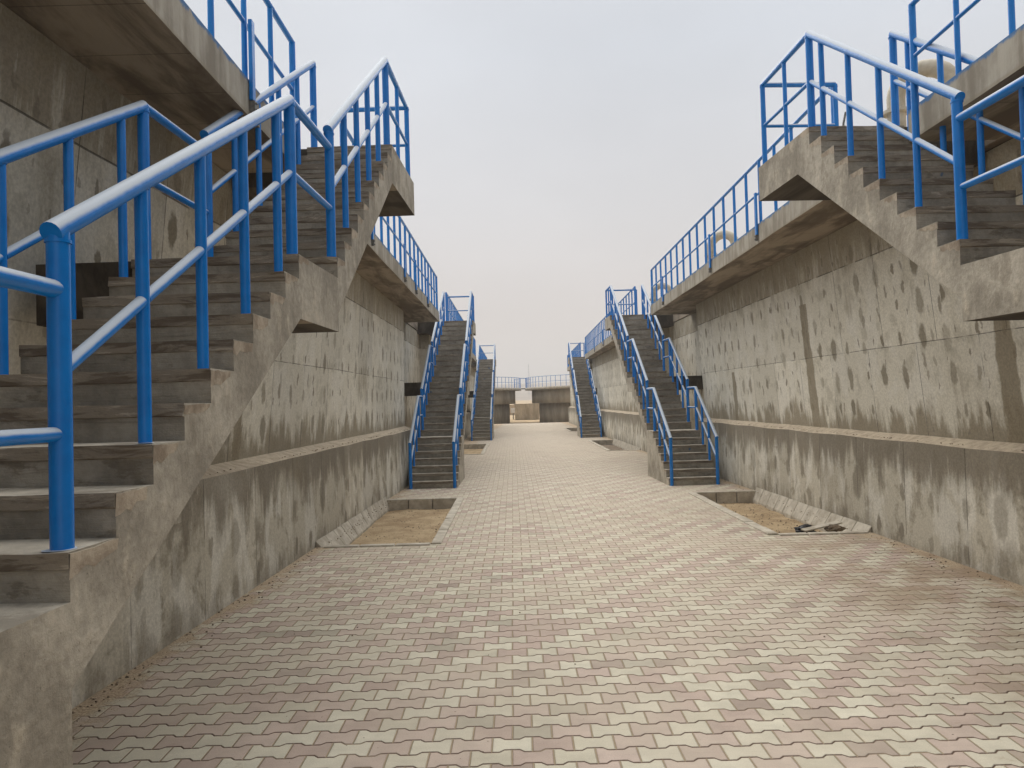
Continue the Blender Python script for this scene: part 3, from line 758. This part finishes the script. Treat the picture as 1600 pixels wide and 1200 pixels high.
# ------------------------------------------------------------------ far end
def drum(cx, cy, rl_, ru, rs, label, a0, a1):
    t = thing('round_tank', label, 'round tank', (cx, cy, 0), 0, 'round railed tanks closing the passage')
    z1, z2, z3 = 1.62, 2.92, 3.16
    def ring(name, r, za, zb, mats):
        bm = bmesh.new(); n = 96
        lo = [bm.verts.new((r*math.cos(2*math.pi*i/n), r*math.sin(2*math.pi*i/n), za)) for i in range(n)]
        hi = [bm.verts.new((v.co.x, v.co.y, zb)) for v in lo]
        for i in range(n): bm.faces.new((lo[i], lo[(i+1) % n], hi[(i+1) % n], hi[i])).smooth = True
        bm.faces.new(lo[::-1]); bm.faces.new(hi)
        return mesh_obj(name, bm, mats, t)
    ring('lower_wall', rl_, -.3, z1, 'fardrum'); ring('upper_wall', ru, z1+.001, z2, 'fardrum'); ring('gallery_slab', rs, z2+.001, z3, 'kerb')
    n = 40; pts = [((rs-.06)*math.cos(a0+(a1-a0)*i/n), (rs-.06)*math.sin(a0+(a1-a0)*i/n), z3) for i in range(n+1)]
    railing(t, pts, sp=.62, h=.98, r=.022, seg=6)
    return t
drum(-8.3-.3, 75.5, 8.3, 8.9, 9.5, 'left round concrete drum with gallery railing at the far end of the passage', R(-125), R(20))
drum(2.65+8.3, 75.5, 8.3, 9.0, 9.65, 'right round concrete drum with gallery railing at the far end of the passage', R(160), R(305))
t = thing('footbridge', 'slim railed link spanning the gap between the two far round drums', 'footbridge', (1.1, 75.5, 3.16))
bm = bmesh.new(); bm_box(bm, -.26, .26, -.35, .35, -.12, -.02); mesh_obj('deck', bm, 'steel', t)
for q in (-.3, .3):
    bm = bmesh.new(); bm_tube(bm, [(-.28, q, .98), (.28, q, .98)], .03, 8); mesh_obj('top_rail', bm, 'blue', t)
    bm = bmesh.new(); bm_tube(bm, [(-.28, q, 0), (-.28, q, .98)], .03, 8); mesh_obj('post', bm, 'blue', t)
    bm = bmesh.new(); bm_tube(bm, [(.28, q, 0), (.28, q, .98)], .03, 8); mesh_obj('post', bm, 'blue', t)
# low chamber in the gap
t = thing('concrete_chamber', 'low square concrete chamber standing in the gap beyond the round drums', 'concrete chamber', (1.65, 88, 0))
bm = bmesh.new(); bm_box(bm, -1.4, 1.4, 0, 3, -.3, 1.46); bmesh.ops.bevel(bm, geom=bm.edges, offset=.03, segments=1, affect='EDGES'); mesh_obj('wall', bm, 'chamber', t)
bm = bmesh.new(); bm_box(bm, -1.47, 1.47, -.03, 3.03, 1.461, 1.56); mesh_obj('cover_slab', bm, 'chamber', t)
t = thing('boundary_wall', 'long pale sandstone-coloured boundary wall far behind the concrete chamber', 'wall', (2, 120, 0))
bm = bmesh.new()
for k in range(-8, 8): bm_box(bm, k*5+.15, k*5+4.85, 0, .25, -.32, 1.3)
mesh_obj('panel', bm, 'sand', t)
bm = bmesh.new()
for k in range(-8, 9): bm_box(bm, k*5-.15, k*5+.15, -.06, .31, -.32, 1.45)
mesh_obj('pier', bm, 'kerb', t)
t = thing('white_cabinet', 'tiny white utility box left of the concrete chamber at the far end', 'utility box', (.05, 92, 0))
bm = bmesh.new(); bm_box(bm, -.3, .3, -.2, .2, .45, 1.0); bmesh.ops.bevel(bm, geom=bm.edges, offset=.03, segments=1, affect='EDGES'); mesh_obj('box', bm, 'white', t)
bm = bmesh.new(); bm_box(bm, -.06, .06, -.06, .06, -.32, .45); mesh_obj('leg', bm, 'steel', t)
t = thing('radio_mast', 'thin faint lattice mast standing on the distant hazy ridge', 'mast', (12.5, 560, 6))
bm = bmesh.new()
for k in range(3):
    a = k*2*math.pi/3; bm_tube(bm, [(.9*math.cos(a), .9*math.sin(a), 0), (.12*math.cos(a), .12*math.sin(a), 23)], .06, 5)
for z in range(0, 22, 2):
    q = .9-(.78*z/23)
    for k in range(3):
        a = k*2*math.pi/3; b = a+2*math.pi/3; bm_tube(bm, [(q*math.cos(a), q*math.sin(a), z), ((q-.07)*math.cos(b), (q-.07)*math.sin(b), z+2)], .035, 4)
mesh_obj('lattice', bm, 'steel', t)
# low sandy rise in front of the hills
bm = bmesh.new(); nx, ny = 120, 10; g = []
for i in range(nx+1):
    row = []
    for j in range(ny+1):
        x = -700+1400*i/nx; f = j/ny; y = 150+f*190
        row.append(bm.verts.new((x, y, -.35+(2.45+.25*mnoise.noise((x*.02, y*.02, 4)))*math.sin(f*math.pi/2)**1.2)))
    g.append(row)
for i in range(nx):
    for j in range(ny): bm.faces.new((g[i][j], g[i+1][j], g[i+1][j+1], g[i][j+1])).smooth = True
tag(mesh_obj('terrain', bm, 'desert'), kind='structure')
# hills
bm = bmesh.new(); nx, ny = 160, 14; g = []
for i in range(nx+1):
    row = []
    for j in range(ny+1):
        x = -1500+3000*i/nx; f = j/ny; y = 420+f*900
        hh = 23+5*mnoise.noise((x*.003, 2, 0))+2.5*mnoise.noise((x*.012, y*.01, 5))+x*.006
        z = -.4+max(0, hh)*(math.sin(min(1, f*1.6)*math.pi/2))**1.3
        row.append(bm.verts.new((x, y, z)))
    g.append(row)
for i in range(nx):
    for j in range(ny): bm.faces.new((g[i][j], g[i+1][j], g[i+1][j+1], g[i][j+1])).smooth = True
tag(mesh_obj('hills', bm, 'hill'), kind='structure')

# ------------------------------------------------------------------ rubbish and loose stones
def crumple(name, label, cat, loc, size, mat, seed, sub=3, rough=.45, squash=(1, 1, .4)):
    bm = bmesh.new(); bmesh.ops.create_icosphere(bm, subdivisions=sub, radius=1)
    for v in bm.verts:
        d = 1+rough*mnoise.noise(v.co*1.7+Vector((seed, 0, 0)))+.25*mnoise.noise(v.co*5+Vector((0, seed, 0)))
        v.co = Vector((v.co.x*squash[0], v.co.y*squash[1], v.co.z*squash[2]))*d*size
    o = mesh_obj(name, bm, mat); o.location = loc; tag(o, label, cat); return o
crumple('plastic_bag', 'crumpled black plastic bag on the sand of the right bed', 'plastic bag', (4.0, 10.55, .0), .12, 'black', 3, squash=(1.2, .8, .6))
crumple('cloth_rag', 'dark brown crumpled rag lying beside the black bag', 'rag', (4.38, 10.46, .03), .095, 'shade_and_rag', 8, squash=(1.25, .7, .55))
bm = bmesh.new(); bm_box(bm, -.32, .32, -.05, .05, 0, .02); bmesh.ops.bevel(bm, geom=bm.edges, offset=.004, segments=1, affect='EDGES')
o = mesh_obj('wooden_offcut', bm, 'kerb'); o.location = (4.22, 10.5, .05); o.rotation_euler = (.12, -.1, .35); tag(o, 'pale thin plank leaning between black bag and brown rag', 'plank')

def scatter(name, label, n, area, smin, smax, mat, seed):
    rnd = random.Random(seed); bm = bmesh.new()
    for k in range(n):
        x, y, z = area(rnd); s = smin+(smax-smin)*rnd.random()**3
        vs = []
        base = [(1, 0, 0), (-1, 0, 0), (0, 1, 0), (0, -1, 0), (0, 0, 1), (0, 0, -1)]
        a = rnd.random()*6.28
        for p in base:
            q = Vector(p)*s*rnd.uniform(.6, 1.2); q.z *= .6; q = Matrix.Rotation(a, 3, 'Z') @ q
            vs.append(bm.verts.new((x+q.x, y+q.y, z+q.z+s*.3)))
        for f in ((0, 2, 4), (2, 1, 4), (1, 3, 4), (3, 0, 4), (2, 0, 5), (1, 2, 5), (3, 1, 5), (0, 3, 5)): bm.faces.new([vs[i] for i in f])
    return tag(mesh_obj(name, bm, mat), label, 'gravel', kind='stuff')
def a_edge(r):
    y = 3+r.random()**1.3*14; 
    if r.random() < .55: return lx(y)+.01+abs(r.gauss(0, .13)), y, 0
    return rx(y)-.01-abs(r.gauss(0, .22)), y, 0
def a_floor(r):
    return r.uniform(-2.4, 4.4), 3+r.random()**1.2*14, 0
def a_ledge(r):
    y = r.uniform(6, 20); return (lx(y)-.02-r.random()*.07, y, 1.29) if r.random() < .5 else (rx(y)+.02+r.random()*.06, y, 1.29)
def a_pit(k):
    def f(r):
        x0, x1, y0, y1 = PITS[k]; return r.uniform(x0+.3, x1-.3) if False else r.uniform(x0+.1, x1-.1), r.uniform(y0+.1, y1-.1), -.185
    return f
scatter('loose_gravel', 'loose brown grit gathered along the feet of both walls', 1500, a_edge, .003, .016, 'gravel', 1)
scatter('floor_pebbles', 'tiny dark pebbles scattered over the paving', 150, a_floor, .003, .013, 'gravel', 2)
scatter('ledge_debris', 'fine rubble lying on the wall ledges', 500, a_ledge, .003, .018, 'gravel', 3)
scatter('bed_pebbles', 'small stones on the sand of the left bed', 700, a_pit('L2'), .004, .018, 'gravel', 4)
scatter('bed_grit', 'small stones on the sand of the right bed', 700, a_pit('R2'), .004, .02, 'gravel', 5)

# ------------------------------------------------------------------ dusty air
bm = bmesh.new(); bm_box(bm, -1400, 1400, -70, 1400, -1.4, 60)
me = bpy.data.meshes.new('haze'); bmesh.ops.recalc_face_normals(bm, faces=bm.faces); bm.to_mesh(me); bm.free()
hm = bpy.data.materials.new('dusty_air'); hm.use_nodes = True; ht = hm.node_tree; ht.nodes.clear()
ho = ht.nodes.new('ShaderNodeOutputMaterial'); hv = ht.nodes.new('ShaderNodeVolumePrincipled')
hv.inputs['Color'].default_value = (.995, .97, .945, 1); hv.inputs['Density'].default_value = .0014; hv.inputs['Anisotropy'].default_value = .2
ht.links.new(hv.outputs[0], ho.inputs['Volume']); me.materials.append(hm)
hz = bpy.data.objects.new('haze', me); col.objects.link(hz); hz['kind'] = 'stuff'
